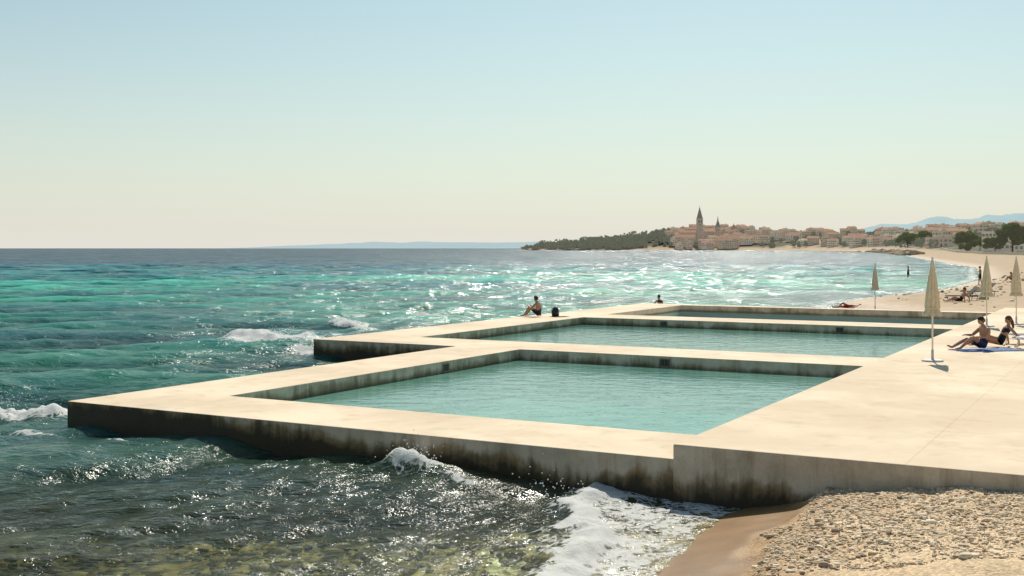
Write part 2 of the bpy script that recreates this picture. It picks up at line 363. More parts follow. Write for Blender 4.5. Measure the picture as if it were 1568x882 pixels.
opac=np.where(yf>34,1,opac)
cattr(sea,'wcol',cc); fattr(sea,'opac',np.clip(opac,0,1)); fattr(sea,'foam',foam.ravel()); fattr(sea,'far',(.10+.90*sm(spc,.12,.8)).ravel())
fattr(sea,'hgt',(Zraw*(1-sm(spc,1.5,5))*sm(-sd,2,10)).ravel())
P=[]
for (cx,cy,cz,r,m) in [(-11,25,.40,.9,160),(-9.2,44.3,.5,1.1,120),(-1.6,18.7,.33,.45,110),(.6,16.9,.2,.5,60),(-4.2,60.3,.4,.8,40),(-8,55,.4,.7,30)]:
    for i in range(m): P.append((cx+random.gauss(0,r*.5),cy+random.gauss(0,r*.3),max(.08,cz+random.gauss(0,.16)),random.uniform(.005,.014)))
P=np.array(P); vv=(iv[None]*P[:,3][:,None,None]+P[:,None,:3]).reshape(-1,3); ff=(iff[None]+(np.arange(len(P))*len(iv))[:,None,None]).reshape(-1,3)
mesh_np('sea_spray',vv,ff,[pbr('spray_foam',(.85,.86,.85),.6)])
# ------------------------------------------------------------------ concrete structure
t=NT('weathered_concrete')
tc=t.n('ShaderNodeTexCoord').outputs['Object']; ge=t.n('ShaderNodeNewGeometry'); sp=t.n('ShaderNodeSeparateXYZ',{0:tc}); nz=t.n('ShaderNodeSeparateXYZ',{0:ge.outputs['Normal']}).outputs[2]
big=t.noise(tc,.30,5,.6,.3); med=t.noise(tc,1.8,6,.65,.2); fine=t.noise(tc,45,3,.6)
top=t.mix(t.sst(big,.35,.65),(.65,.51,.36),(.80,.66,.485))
top=t.mix(t.math('MULTIPLY',t.sst(med,.48,.75),.55),top,(.52,.38,.235))
top=t.mix(t.math('MULTIPLY',t.sst(fine,.55,.8),.18),top,(.45,.36,.26))
def joint(co,per,off):
    m=t.math('PINGPONG',t.math('ADD',co,off),per/2)
    return t.sst(m,.0,.014,1,0)
jt=t.math('MAXIMUM',joint(sp.outputs[0],6.6,3.3),joint(sp.outputs[1],6.4,3.6))
top=t.mix(t.math('MULTIPLY',jt,.22),top,(.3,.24,.18))
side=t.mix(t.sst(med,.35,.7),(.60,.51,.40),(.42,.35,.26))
stv=t.vm('MULTIPLY',tc,(1,1,.12)).outputs[0]
strk=t.noise(stv,2.2,6,.7,.1); 
side=t.mix(t.math('MULTIPLY',t.sst(strk,.46,.70),.55),side,(.20,.145,.09))
side=t.mix(t.math('MULTIPLY',t.sst(fine,.52,.72),.35),side,(.25,.2,.15))
zz=sp.outputs[2]
lft=t.sst(sp.outputs[0],0.0,13.0,.40,0.0)
lft=t.math('MULTIPLY',lft,t.sst(sp.outputs[1],.5,1.0,1,.3))
m2=t.noise(tc,.9,7,.66,.2)
lev=t.math('ADD',t.math('ADD',zz,t.math('MULTIPLY',t.math('SUBTRACT',strk,.5),-.6)),t.math('MULTIPLY',t.math('SUBTRACT',m2,.5),-.85))
lev=t.math('SUBTRACT',lev,lft)
alg=t.sst(lev,.42,.20)
side=t.mix(t.math('MULTIPLY',alg,.88),side,t.mix(t.sst(med,.4,.6),(.10,.07,.028),(.20,.13,.05)))
blk=t.sst(lev,.25,.06)
side=t.mix(t.math('MULTIPLY',blk,.9),side,(.02,.016,.01))
ins=t.n('ShaderNodeAttribute',attribute_name='inner').outputs['Fac']
sin=t.mix(t.sst(strk,.45,.7),(.70,.62,.50),(.54,.47,.36))
sin=t.mix(t.sst(t.math('ADD',zz,t.math('MULTIPLY',t.math('SUBTRACT',med,.5),.16)),.42,.30),sin,(.24,.22,.13))
sin=t.mix(t.sst(zz,.28,.20),sin,(.45,.62,.55))
side=t.mix(ins,side,sin)
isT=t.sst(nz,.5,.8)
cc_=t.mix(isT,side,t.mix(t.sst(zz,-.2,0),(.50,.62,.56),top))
rg=t.n('ShaderNodeMapRange',{0:blk,3:.85,4:.45}).outputs[0]
hh=t.math('ADD',t.math('MULTIPLY',med,.5),t.math('ADD',t.math('MULTIPLY',fine,.12),t.math('MULTIPLY',jt,-.3)))
CON=t.fin(t.n('ShaderNodeBsdfPrincipled',{'Base Color':cc_,'Roughness':rg,'Specular IOR Level':.25,'Normal':t.bump(hh,.5,.025)}).outputs[0])
ab=[-5.8,-3.1,0,2.3,13.2,45]; bb=[0,2.25,15.05,17.6,30.9,33.4,43.4,44.4]
N0=None; FL=-.75; F3=-.05
Hm=[[N0,N0,RIM,RIM,DECK],[N0,N0,RIM,FL,DECK],[RIM,RIM,RIM,RIM,DECK],[RIM,FL,FL,FL,DECK],[RIM,RIM,RIM,RIM,DECK],[RIM,F3,F3,F3,DECK],[RIM,RIM,RIM,RIM,DECK]]
ES=empty('concrete_sea_pool',(O[0],O[1],0),-TH)
m=MB(); inner=[]
def q(vs,i): m.add(vs,[(0,1,2,3)],0); inner.extend([i]*4)
BOT=-2.4
nj,ni=len(Hm),len(Hm[0])
hgt=lambda j,i: (Hm[j][i] if 0<=j<nj and 0<=i<ni and Hm[j][i] is not None else BOT)
for j in range(nj):
    for i in range(ni):
        if Hm[j][i] is None: continue
        h=Hm[j][i]; x0,x1=ab[i],ab[i+1]; y0,y1=bb[j],bb[j+1]
        if i==4 and j==0: y0=-.06
        q([(x0,y0,h),(x1,y0,h),(x1,y1,h),(x0,y1,h)],1 if h in (FL,F3) else 0)
        for (dj,di,pa,pb) in ((-1,0,(x0,y0),(x1,y0)),(0,1,(x1,y0),(x1,y1)),(1,0,(x1,y1),(x0,y1)),(0,-1,(x0,y1),(x0,y0))):
            hn=hgt(j+dj,i+di)
            if hn<h: q([(pa[0],pa[1],hn),(pb[0],pb[1],hn),(pb[0],pb[1],h),(pa[0],pa[1],h)],1 if hn in (FL,F3) else 0)
ob=m.obj('pool_walls',[CON],ES)
fattr(ob,'inner',np.array(inner,float))
bm=bmesh.new(); bm.from_mesh(ob.data); bmesh.ops.remove_doubles(bm,verts=bm.verts,dist=.0005); bm.to_mesh(ob.data); bm.free()
bv=ob.modifiers.new('bev','BEVEL'); bv.width=.018; bv.segments=2; bv.limit_method='ANGLE'; bv.angle_limit=math.radians(50)
m=MB(); m.box(-5.8,3,44.402,45.6,-2,.18); lo=m.obj('rear_ledge',[CON],ES); fattr(lo,'inner',np.zeros(8))
GRM=pbr('dark_grate',(.03,.03,.03),.6); GRF=pbr('grate_frame',(.16,.14,.11),.6)
def grate(x,y,along):
    m=MB(); w=.16
    if along=='b':
        m.box(x-.002,x+.02,y-w,y+w,.30,.33,1); m.box(x-.002,x+.02,y-w,y+w,.50,.53,1)
        m.box(x-.002,x+.02,y-w,y-w+.03,.331,.499,1);m.box(x-.002,x+.02,y+w-.03,y+w,.331,.499,1); m.box(x-.002,x+.006,y-w+.031,y+w-.031,.331,.499,0)
        for k in range(5): yk_=y-w+.05+k*.05; m.box(x+.007,x+.016,yk_,yk_+.012,.332,.498,1)
    else:
        m.box(x-w,x+w,y-.02,y+.002,.30,.33,1); m.box(x-w,x+w,y-.02,y+.002,.50,.53,1)
        m.box(x-w,x-w+.03,y-.02,y+.002,.331,.499,1);m.box(x+w-.03,x+w,y-.02,y+.002,.331,.499,1); m.box(x-w+.031,x+w-.031,y-.006,y+.002,.331,.499,0)
        for k in range(5): xk=x-w+.05+k*.05; m.box(xk,xk+.012,y-.016,y-.007,.332,.498,1)
    m.obj('overflow_grate',[GRM,GRF],ES)
grate(2.3,10.8,'b'); grate(7.1,15.05,'a'); grate(.8,30.9,'a'); grate(8.4,30.9,'a')
# pool water
t=NT('pool_water'); pos=t.n('ShaderNodeNewGeometry').outputs['Position']
hb=t.math('ADD',t.noise(t.vm('MULTIPLY',pos,(.8,1.2,1)).outputs[0],1.9,4,.55,.5),t.math('MULTIPLY',t.noise(pos,6,3,.6),.18))
nb=t.bump(hb,.5,.055)
fr=t.n('ShaderNodeFresnel',{'IOR':1.33,'Normal':nb}).outputs[0]
pc=t.mix(t.sst(t.noise(t.vm('MULTIPLY',pos,(.3,.4,1)).outputs[0],1,4,.6,.3),.3,.7),(.16,.40,.32),(.27,.53,.43))
dif=t.n('ShaderNodeBsdfDiffuse',{'Color':pc,'Normal':nb}).outputs[0]; tr=t.n('ShaderNodeBsdfTransparent',{'Color':(.5,.85,.78,1)}).outputs[0]
gl=t.n('ShaderNodeBsdfGlossy',{'Color':(1,1,1,1),'Roughness':.03,'Normal':nb}).outputs[0]
PW=t.fin(t.ms(fr,t.ms(.6,tr,dif),gl))
for (x0,x1,y0,y1,z) in [(2.3,13.2,2.25,15.05,.27),(-3.1,13.2,17.6,30.9,.27)]:
    m=MB(); m.add([(x0,y0,z),(x1,y0,z),(x1,y1,z),(x0,y1,z)],[(0,1,2,3)],0); m.obj('pool_water_surface',[PW],ES)
# ------------------------------------------------------------------ parasols
FAB=pbr('cream_canvas',(.74,.60,.41),.85,.1,.1,9,bump=.01); POLE=pbr('white_painted_pole',(.7,.68,.62),.4); PB=pbr('parasol_foot',(.55,.53,.5),.6)
def parasol(x,y,z,h=2.65,s=0):
    E=empty('closed_parasol',(x,y,z),s)
    m=MB(); n=48; ctop=h-.06; cb=h-1.48
    prof=[(0,.02),(.06,.035),(.2,.075),(.45,.13),(.7,.175),(.85,.195),(.92,.18),(.97,.235),(1.0,.255)]
    vs=[];fs=[]
    for i,(u,r) in enumerate(prof):
        for k in range(n):
            a=2*math.pi*k/n; fold=abs(math.sin(a*4+.6*u+s)); dep=.42*min(1,u*3)
            rr=r*(1-dep+dep*fold**.7)*(1+.06*math.sin(a+s)); drop=(.05*fold if i==len(prof)-1 else 0)
            vs.append((rr*math.cos(a),rr*math.sin(a),ctop-(ctop-cb)*u-drop))
    for i in range(len(prof)-1):
        for k in range(n): k2=(k+1)%n; fs.append((i*n+k,(i+1)*n+k,(i+1)*n+k2,i*n+k2))
    m.add(vs,fs,0); m.obj('folded_canopy',[FAB],E,True)
    m=MB(); zt=ctop-(ctop-cb)*.885; m.tube([(0,0,zt-.02),(0,0,zt+.02)],[.185,.185],20,0,None,False); m.obj('tie_strap',[FAB],E,True)
    m=MB(); m.tube([(0,0,.03),(0,0,h-.05)],[.022,.022],10); m.tube([(0,0,h-.06),(0,0,h-.02),(0,0,h)],[.03,.028,.006],10); m.obj('pole',[POLE],E,True)
    m=MB(); m.tube([(0,0,.004),(0,0,.035),(0,0,.05)],[.27,.27,.24],28); m.tube([(0,0,.05),(0,0,.3)],[.035,.033],12); m.obj('foot',[PB],E,False)
parasol(10.78,29.3,DECK,2.68,.3); parasol(17.57,42.3,DECK,2.63,1.1); parasol(19.15,43.4,DECK,2.6,2.0); parasol(20.65,65,float(gz([20.65],[65])[0][0])-.02,2.72,.7)
# ------------------------------------------------------------------ people
SK=[pbr('tanned_skin',(.42,.22,.13),.5,.35,.08),pbr('light_skin',(.48,.28,.18),.5,.35,.08)]
HAIRD=pbr('dark_hair',(.03,.018,.01),.6,.3,.3,40); HAIRB=pbr('brown_hair',(.12,.045,.02),.6,.3,.3,40)
NAVY=pbr('navy_swimwear',(.02,.035,.09),.8); BLK=pbr('black_swimwear',(.015,.015,.018),.8); RED=pbr('red_swimwear',(.35,.05,.04),.8)
EYE=pbr('eye_dark',(.03,.02,.02),.3); LIP=pbr('lips',(.30,.11,.09),.5)
def skin(verts,edges,radii,roots,sub=2):
    me=bpy.data.meshes.new('tmp'); me.from_pydata([tuple(p) for p in verts],edges,[]); o=bpy.data.objects.new('tmp',me); COL.objects.link(o)
    md=o.modifiers.new('s','SKIN'); md.use_smooth_shade=True
    for i,r in enumerate(radii):
        sv=me.skin_vertices[0].data[i]; sv.radius=r if isinstance(r,tuple) else (r,r); sv.use_root=(i in roots)
    sb=o.modifiers.new('u','SUBSURF'); sb.levels=sub
    dg=bpy.context.evaluated_depsgraph_get(); ev=o.evaluated_get(dg); mm=ev.to_mesh()
    V=[tuple(p.co) for p in mm.vertices]; F=[tuple(p.vertices) for p in mm.polygons]; ev.to_mesh_clear()
    bpy.data.objects.remove(o); bpy.data.meshes.remove(me); return V,F
def segd(p,a,b):
    ab_=b-a; u=max(0,min(1,(p-a).dot(ab_)/ab_.length_squared)); return (p-a-ab_*u).length,u
def person(name,pose,loc,face,skinm,suit,hairm,female=False,long=False,scale=1.0,tilt=0):
    J={k:Vector(v) for k,v in pose.items()}
    rot=math.atan2(face[1],face[0])-math.pi/2
    names=['pel','spi','che','nek','hb']; V=[J[k] for k in names]; E=[(0,1),(1,2),(2,3),(3,4)]
    R=[(.135,.115),(.125,.10),(.15,.115),(.055,.055),(.05,.05)]
    if female: R=[(.14,.12),(.105,.09),(.125,.105),(.048,.048),(.045,.045)]
    fv=[];fe=[];fr_=[];fro=[]
    for s in ('L','R'):
        b=len(V); V+= [J['sh'+s],J['el'+s],J['wr'+s]]; R+=[.062,.043,.028] if not female else [.05,.036,.024]
        hd=(J['ha'+s]-J['wr'+s]).normalized() if 'ha'+s in J else (J['wr'+s]-J['el'+s]).normalized()
        pm=J['wr'+s]+hd*.055; pk=J['wr'+s]+hd*.095; V+=[pm,pk]; R+=[(.036,.017),(.036,.014)]
        E+=[(2,b),(b,b+1),(b+1,b+2),(b+2,b+3),(b+3,b+4)]
        side=hd.cross(Vector((0,0,1)))
        if side.length<.1: side=Vector((1,0,0))
        side.normalize(); up=side.cross(hd).normalized()
        for k,(off,ln) in enumerate(((-.030,.070),(-.010,.080),(.010,.075),(.030,.058))):
            o=len(fv); p0=J['wr'+s]+hd*.085+side*off
            fv+= [p0,p0+hd*ln*.45-up*.004,p0+hd*ln*.8-up*.018,p0+hd*ln-up*.032]; fe+=[(o,o+1),(o+1,o+2),(o+2,o+3)]; fr_+=[.0095,.009,.008,.007]; fro.append(o)
        o=len(fv); sg=1 if s=='L' else -1; p0=J['wr'+s]+hd*.03+side*sg*.022
        fv+=[p0,p0+hd*.025+side*sg*.025,p0+hd*.055+side*sg*.035-up*.01]; fe+=[(o,o+1),(o+1,o+2)]; fr_+=[.012,.010,.008]; fro.append(o)
        b=len(V); V+=[J['hi'+s],J['kn'+s],J['an'+s],J['an'+s]+(J['to'+s]-J['an'+s])*.55,J['to'+s]]
        R+=[.092,.06,.038,(.042,.03),(.034,.018)]
        mid=J['kn'+s].lerp(J['an'+s],.35)
        E+=[(0,b),(b,b+1)]; V.append(mid); R.append(.055); E+=[(b+1,len(V)-1),(len(V)-1,b+2),(b+2,b+3),(b+3,b+4)]
    m=MB(); SV,SF=skin(V,E,R,[0])
    mats=[]
    for q_ in SF:
        c=sum((Vector(SV[k]) for k in q_),Vector())/len(q_); mt=0
        if segd(c,J['pel'],J['pel'].lerp(J['spi'],.45))[0]<.15: mt=1
        for s in 'LR':
            d,u=segd(c,J['hi'+s],J['kn'+s])
            if (u<(.12 if female else .55)) and d<.14: mt=1
        if female:
            d=(c-J['che']).length; up_=(J['nek']-J['che']).normalized(); 
            if abs((c-J['che']).dot(up_)+.02)<.06 and d<.17: mt=1
        mats.append(mt)
    m.add(SV,SF,mats)
    FV,FF=skin(fv,fe,fr_,fro,1); m.add(FV,FF,0)
    hc=J['hd']; hf=Vector(pose.get('look',(0,1,-.1))).normalized(); hx=hf.cross(Vector((0,0,1))).normalized(); hu=hx.cross(hf)
    Mh=Matrix((hx,hf,hu)).transposed().to_4x4(); Mh.translation=hc
    vs=[];fs=[];nu,nv=20,16;mt=[]
    for i in range(nv+1):
        ph=math.pi*i/nv
        for k in range(nu):
            a=2*math.pi*k/nu; x,y,z=math.sin(ph)*math.cos(a),math.sin(ph)*math.sin(a),math.cos(ph)
            X_=x*.076;Y_=y*.096;Z_=z*.115
            if z<0: X_*=1-.32*(-z)**1.3; Y_=Y_*(1-.12*-z)+.012*(-z)
            if y>.7 and abs(x)<.25 and -.42<z<.12: Y_+=.022*(1-abs(x)/.25)*(1-abs(z+.25)/.40 if abs(z+.25)<.4 else 0)
            if y>.5 and .05<z<.22 and .2<abs(x)<.55: Y_-=.007
            vs.append((X_,Y_,Z_))
    for i in range(nv):
        for k in range(nu):
            k2=(k+1)%nu; fs.append((i*nu+k,(i+1)*nu+k,(i+1)*nu+k2,i*nu+k2)); p=vs[i*nu+k]
            mt.append(2 if (p[2]>.062 or (p[1]<.012 and p[2]>-.055)) else 0)
    m.add(vs,fs,mt,Mh)
    for sx in (-1,1):
        m.tube([(sx*.030,.086,.012),(sx*.030,.094,.012)],[.011,.009],8,3,Mh)
        m.tube([(sx*.070,-.004,-.02),(sx*.085,-.012,.0),(sx*.082,-.012,.025),(sx*.072,-.002,.03)],[.010,.014,.013,.007],8,0,Mh)
    m.tube([(-.022,.086,-.052),(0,.094,-.054),(.022,.086,-.052)],[.004,.008,.004],6,4,Mh)
    hv=[];hfz=[]
    for i in range(9):
        ph=math.pi*.62*i/8
        for k in range(24):
            a=2*math.pi*k/24; cut=min(1,1-.55*max(0,math.sin(a)))
            ph2=ph*cut; g_=1.09+.05*mnoise.noise(Vector((i*.9,k*.7,scale*9)))
            hv.append((math.sin(ph2)*math.cos(a)*.078*g_,math.sin(ph2)*math.sin(a)*.098*g_-.004,math.cos(ph2)*.117*g_))
    for i in range(8):
        for k in range(24): k2=(k+1)%24; hfz.append((i*24+k,(i+1)*24+k,(i+1)*24+k2,i*24+k2))
    m.add(hv,hfz,2,Mh)
    if long:
        LV,LF=skin([Mh@Vector((0,-.05,.03)),Mh@Vector((0,-.085,-.05)),Mh@Vector((0,-.10,-.15)),Mh@Vector((.01,-.09,-.27))],[(0,1),(1,2),(2,3)],[(.075,.06),(.075,.05),(.065,.035),(.03,.02)],[0],1)
        m.add(LV,LF,2)
    o=m.obj(name,[skinm,suit,hairm,EYE,LIP],None,True,loc,rot); o.scale=(scale,)*3
    return o
sitk=dict(pel=(0,0,.13),spi=(0,.0,.32),che=(0,.07,.50),nek=(0,.12,.64),hb=(0,.15,.70),hd=(0,.17,.78),look=(.1,1,-.15),
 shL=(-.18,.08,.55),shR=(.18,.08,.55),elL=(-.26,.26,.36),elR=(.26,.26,.36),wrL=(-.15,.45,.44),wrR=(.15,.45,.44),
 hiL=(-.09,.03,.12),hiR=(.09,.03,.12),knL=(-.15,.41,.43),knR=(.14,.43,.41),anL=(-.12,.66,.07),anR=(.12,.70,.07),toL=(-.13,.84,.03),toR=(.14,.88,.03))
sitb=dict(pel=(0,0,.13),spi=(0,-.05,.32),che=(0,-.04,.51),nek=(0,.02,.65),hb=(0,.05,.71),hd=(0,.07,.79),look=(0,1,-.35),
 shL=(-.18,-.02,.56),shR=(.18,-.02,.56),elL=(-.27,.12,.36),elR=(.25,.18,.38),wrL=(-.20,.36,.36),wrR=(.16,.42,.40),
 hiL=(-.09,.03,.12),hiR=(.09,.03,.12),knL=(-.15,.44,.36),knR=(.14,.46,.28),anL=(-.13,.80,.07),anR=(.12,.90,.07),toL=(-.14,.97,.05),toR=(.15,1.03,.13))
recl=dict(pel=(0,0,.13),spi=(0,-.09,.29),che=(0,-.20,.45),nek=(0,-.25,.59),hb=(0,-.25,.65),hd=(0,-.25,.73),look=(0,1,-.2),
 shL=(-.16,-.22,.50),shR=(.16,-.22,.50),elL=(-.27,-.38,.28),elR=(.27,-.36,.28),wrL=(-.26,-.42,.04),wrR=(.26,-.40,.04),haL=(-.27,-.30,.02),haR=(.27,-.28,.02),
 hiL=(-.09,.03,.12),hiR=(.09,.03,.12),knL=(-.12,.44,.30),knR=(.12,.48,.18),anL=(-.11,.82,.07),anR=(.11,.92,.06),toL=(-.12,.98,.05),toR=(.13,.99,.18))
stand=dict(pel=(0,0,.95),spi=(0,-.01,1.14),che=(0,0,1.34),nek=(0,.0,1.50),hb=(0,.02,1.56),hd=(0,.03,1.66),look=(0,1,-.1),
 shL=(-.19,0,1.42),shR=(.19,0,1.42),elL=(-.25,-.02,1.13),elR=(.26,.0,1.13),wrL=(-.25,.06,.88),wrR=(.24,.10,.90),
 hiL=(-.09,0,.90),hiR=(.09,0,.90),knL=(-.10,.06,.50),knR=(.12,-.03,.50),anL=(-.10,.10,.08),anR=(.13,-.12,.08),toL=(-.12,.27,.03),toR=(.15,.04,.03))
lie=dict(pel=(0,0,.13),spi=(0,-.2,.13),che=(0,-.38,.15),nek=(0,-.52,.17),hb=(0,-.57,.18),hd=(0,-.66,.17),look=(.3,.1,1),
 shL=(-.18,-.44,.13),shR=(.18,-.44,.13),elL=(-.32,-.22,.06),elR=(.30,-.62,.06),wrL=(-.26,.02,.05),wrR=(.12,-.76,.06),
 hiL=(-.09,.05,.12),hiR=(.09,.05,.12),knL=(-.12,.40,.34),knR=(.12,.50,.12),anL=(-.11,.66,.06),anR=(.11,.92,.06),toL=(-.12,.82,.03),toR=(.14,.98,.16))
person('seated_man',sitk,(1.25,52.2,RIM),(-.85,.5),SK[0],BLK,HAIRD,scale=1.06)
person('sunbathing_man',sitb,(13.45,32.6,DECK+.01),(-.97,-.22),SK[0],NAVY,HAIRD,scale=1.04)
person('sunbathing_woman',recl,(14.35,33.6,DECK+.02),(-.98,-.1),SK[0],BLK,HAIRB,True,True,scale=1.05)
p=W(-5.0,45.0); person('seated_woman',sitk,(p[0],p[1],.18),(-.3,1),SK[0],BLK,HAIRD,True)
bz=lambda x,y: float(gz([x],[y])[0][0])
for nm,ps_,x,y,fc,su in [('beach_sunbather',recl,25.9,66,(-1,-.1),BLK),('beach_lying_woman',lie,20.2,68.5,(-1,.1),RED),('bather_standing',stand,42.6,104,(-.6,.5),BLK),('beach_sitter',sitk,49.5,113,(-1,0),RED),('bather_in_shallows',stand,52,150,(-.5,.5),BLK),('beach_sitter',sitk,62,140,(-1,0),BLK),('beach_walker',stand,88,190,(.2,-1),RED)]:
    z=bz(x,y); person(nm,ps_,(x,y,max(z,-.4)),fc,SK[0],su,HAIRD)
def towel(name,x,y,z,l,w,rz,mat):
    m=MB(); nx,ny=16,8; vs=[];fs=[]
    for j in range(ny+1):
        for i in range(nx+1):
            u=i/nx-.5;v_=j/ny-.5; vs.append((u*l+.02*math.sin(v_*9),v_*w+.03*math.sin(u*7),.012+.02*abs(mnoise.noise(Vector((u*5,v_*5,x))))))
    for j in range(ny):
        for i in range(nx): a=j*(nx+1)+i; fs.append((a,a+1,a+nx+2,a+nx+1))
    m.add(vs,fs,0); o=m.obj(name,[mat],None,True,(x,y,z),rz); s=o.modifiers.new('s','SOLIDIFY'); s.thickness=.012; s.offset=-1
def striped(name,c1,c2,sc=14):
    t=NT(name); tc=t.n('ShaderNodeTexCoord').outputs['Object']; w=t.n('ShaderNodeTexWave',{'Vector':tc,'Scale':sc/6.28}).outputs[0]
    return t.fin(t.n('ShaderNodeBsdfPrincipled',{'Base Color':t.mix(t.sst(w,.45,.55),c1,c2),'Roughness':.9}).outputs[0])
towel('blue_beach_towel',13.5,32.45,DECK,1.9,.85,.15,striped('blue_stripes',(.04,.10,.30),(.10,.2,.42)))
towel('dark_beach_towel',2.15,52.1,RIM,.75,.5,.4,pbr('dark_towel',(.03,.03,.035),.9))
towel('orange_beach_towel',20.2,68.3,bz(20.2,68.4)+.03,1.9,.8,.0,pbr('orange_towel',(.45,.14,.06),.9))
m=MB(); vs=[];fs=[];n=20
for i,(z,sx,sy) in enumerate([(0,.10,.06),(.02,.155,.10),(.15,.165,.115),(.30,.155,.105),(.38,.125,.085),(.43,.07,.05),(.445,.01,.01)]):
    for k in range(n):
        a=2*math.pi*k/n; c,s=math.cos(a),math.sin(a); vs.append((sx*math.copysign(abs(c)**.6,c),sy*math.copysign(abs(s)**.6,s),z))
for i in range(6):
    for k in range(n): k2=(k+1)%n; fs.append((i*n+k,i*n+k2,(i+1)*n+k2,(i+1)*n+k))
fs.append(tuple(range(n))[::-1]); m.add(vs,fs,0)
m.box(-.10,.10,-.165,-.10,.04,.20,1); m.tube([(-.03,.02,.43),(-.02,.02,.49),(.02,.02,.49),(.03,.02,.43)],[.008]*4,6,1)
for s in (-1,1): m.tube([(s*.07,.09,.38),(s*.085,.17,.28),(s*.09,.16,.12),(s*.08,.09,.04)],[.014]*4,6,1)
m.obj('backpack',[pbr('black_nylon',(.02,.02,.022),.6),pbr('grey_nylon',(.05,.05,.05),.6)],None,True,(1.98,52.3,RIM),.5)
WH=pbr('white_plastic',(.75,.74,.70),.4); SLG=pbr('white_sling',(.72,.70,.66),.7); DK=pbr('dark_sling',(.06,.055,.05),.7); DKF=pbr('dark_frame',(.10,.09,.08),.5)
def lounger(name,x,y,z,rz,fm,sl,back=45):
    E=empty(name,(x,y,z),rz); m=MB(); bx=1.25
    for s in (-.30,.30): m.tube([(0,s,.30),(1.95,s,.30)],[.022,.022],8)
    for xx in (.0,1.95): m.tube([(xx,-.30,.30),(xx,.30,.30)],[.022,.022],8)
    for xx in (.2,1.7):
        for s in (-.30,.30): m.tube([(xx,s,.30),(xx-.06,s*1.04,.0)],[.02,.018],8)
        m.tube([(xx-.03,-.30,.15),(xx-.03,.30,.15)],[.012,.012],6)
    c,s_=math.cos(math.radians(back)),math.sin(math.radians(back)); bl=.75
    for s in (-.27,.27): m.tube([(bx,s,.33),(bx+bl*c,s,.33+bl*s_)],[.02,.02],8)
    m.tube([(bx+bl*c,-.27,.33+bl*s_),(bx+bl*c,.27,.33+bl*s_)],[.02,.02],8)
    m.tube([(bx+bl*c*.6,0,.33+bl*s_*.6),(bx+.55,0,.30)],[.012,.012],6)
    m.obj('frame',[fm],E,True)
    m=MB()
    for i in range(12): m.box(.03+i*.10,.115+i*.10,-.27,.27,.325,.34)
    Mx=Matrix.Translation((bx,0,.345))@Matrix.Rotation(-math.radians(back),4,'Y')
    for i in range(7): m.box(.02+i*.103,.11+i*.103,-.25,.25,.0,.015,0,Mx)
    m.obj('slats',[sl],E)
lounger('sun_lounger',14.6,32.95,DECK,.12,WH,SLG,35); lounger('sun_lounger',15.0,34.6,DECK,.15,WH,SLG,30); lounger('beach_lounger',25.6,67.2,bz(25.8,67.2),.1,DKF,DK,40); lounger('beach_lounger',28.5,71.5,bz(28.7,71.5),.2,DKF,DK,40)
# ------------------------------------------------------------------ far land: houses
AIRLIGHT=(.145,.125,.10)  # haze over the town, put into its materials as emission
WALL=[pbr('plaster_%d'%i,c,.9,.1,.1,.3,emit=AIRLIGHT) for i,c in enumerate([(.60,.46,.32),(.54,.40,.27),(.64,.54,.41),(.52,.37,.26),(.70,.61,.49)])]
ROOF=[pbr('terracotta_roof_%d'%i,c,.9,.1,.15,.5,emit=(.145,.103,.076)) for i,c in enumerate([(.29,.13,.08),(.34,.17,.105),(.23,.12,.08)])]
WIN=pbr('dark_window',(.05,.05,.05),.3,emit=(.10,.09,.075)); SHUT=pbr('green_shutter',(.10,.14,.10),.7,emit=(.08,.08,.06)); STONE=pbr('pale_stone',(.40,.32,.23),.9,.1,.15,.4,emit=(.125,.11,.09)); SLATE=pbr('slate_spire',(.10,.09,.085),.7,emit=(.10,.095,.085)); DOOR=pbr('wood_door',(.10,.05,.03),.7,emit=(.06,.05,.04))  # emit values are painted airlight, none of these parts is lit from within
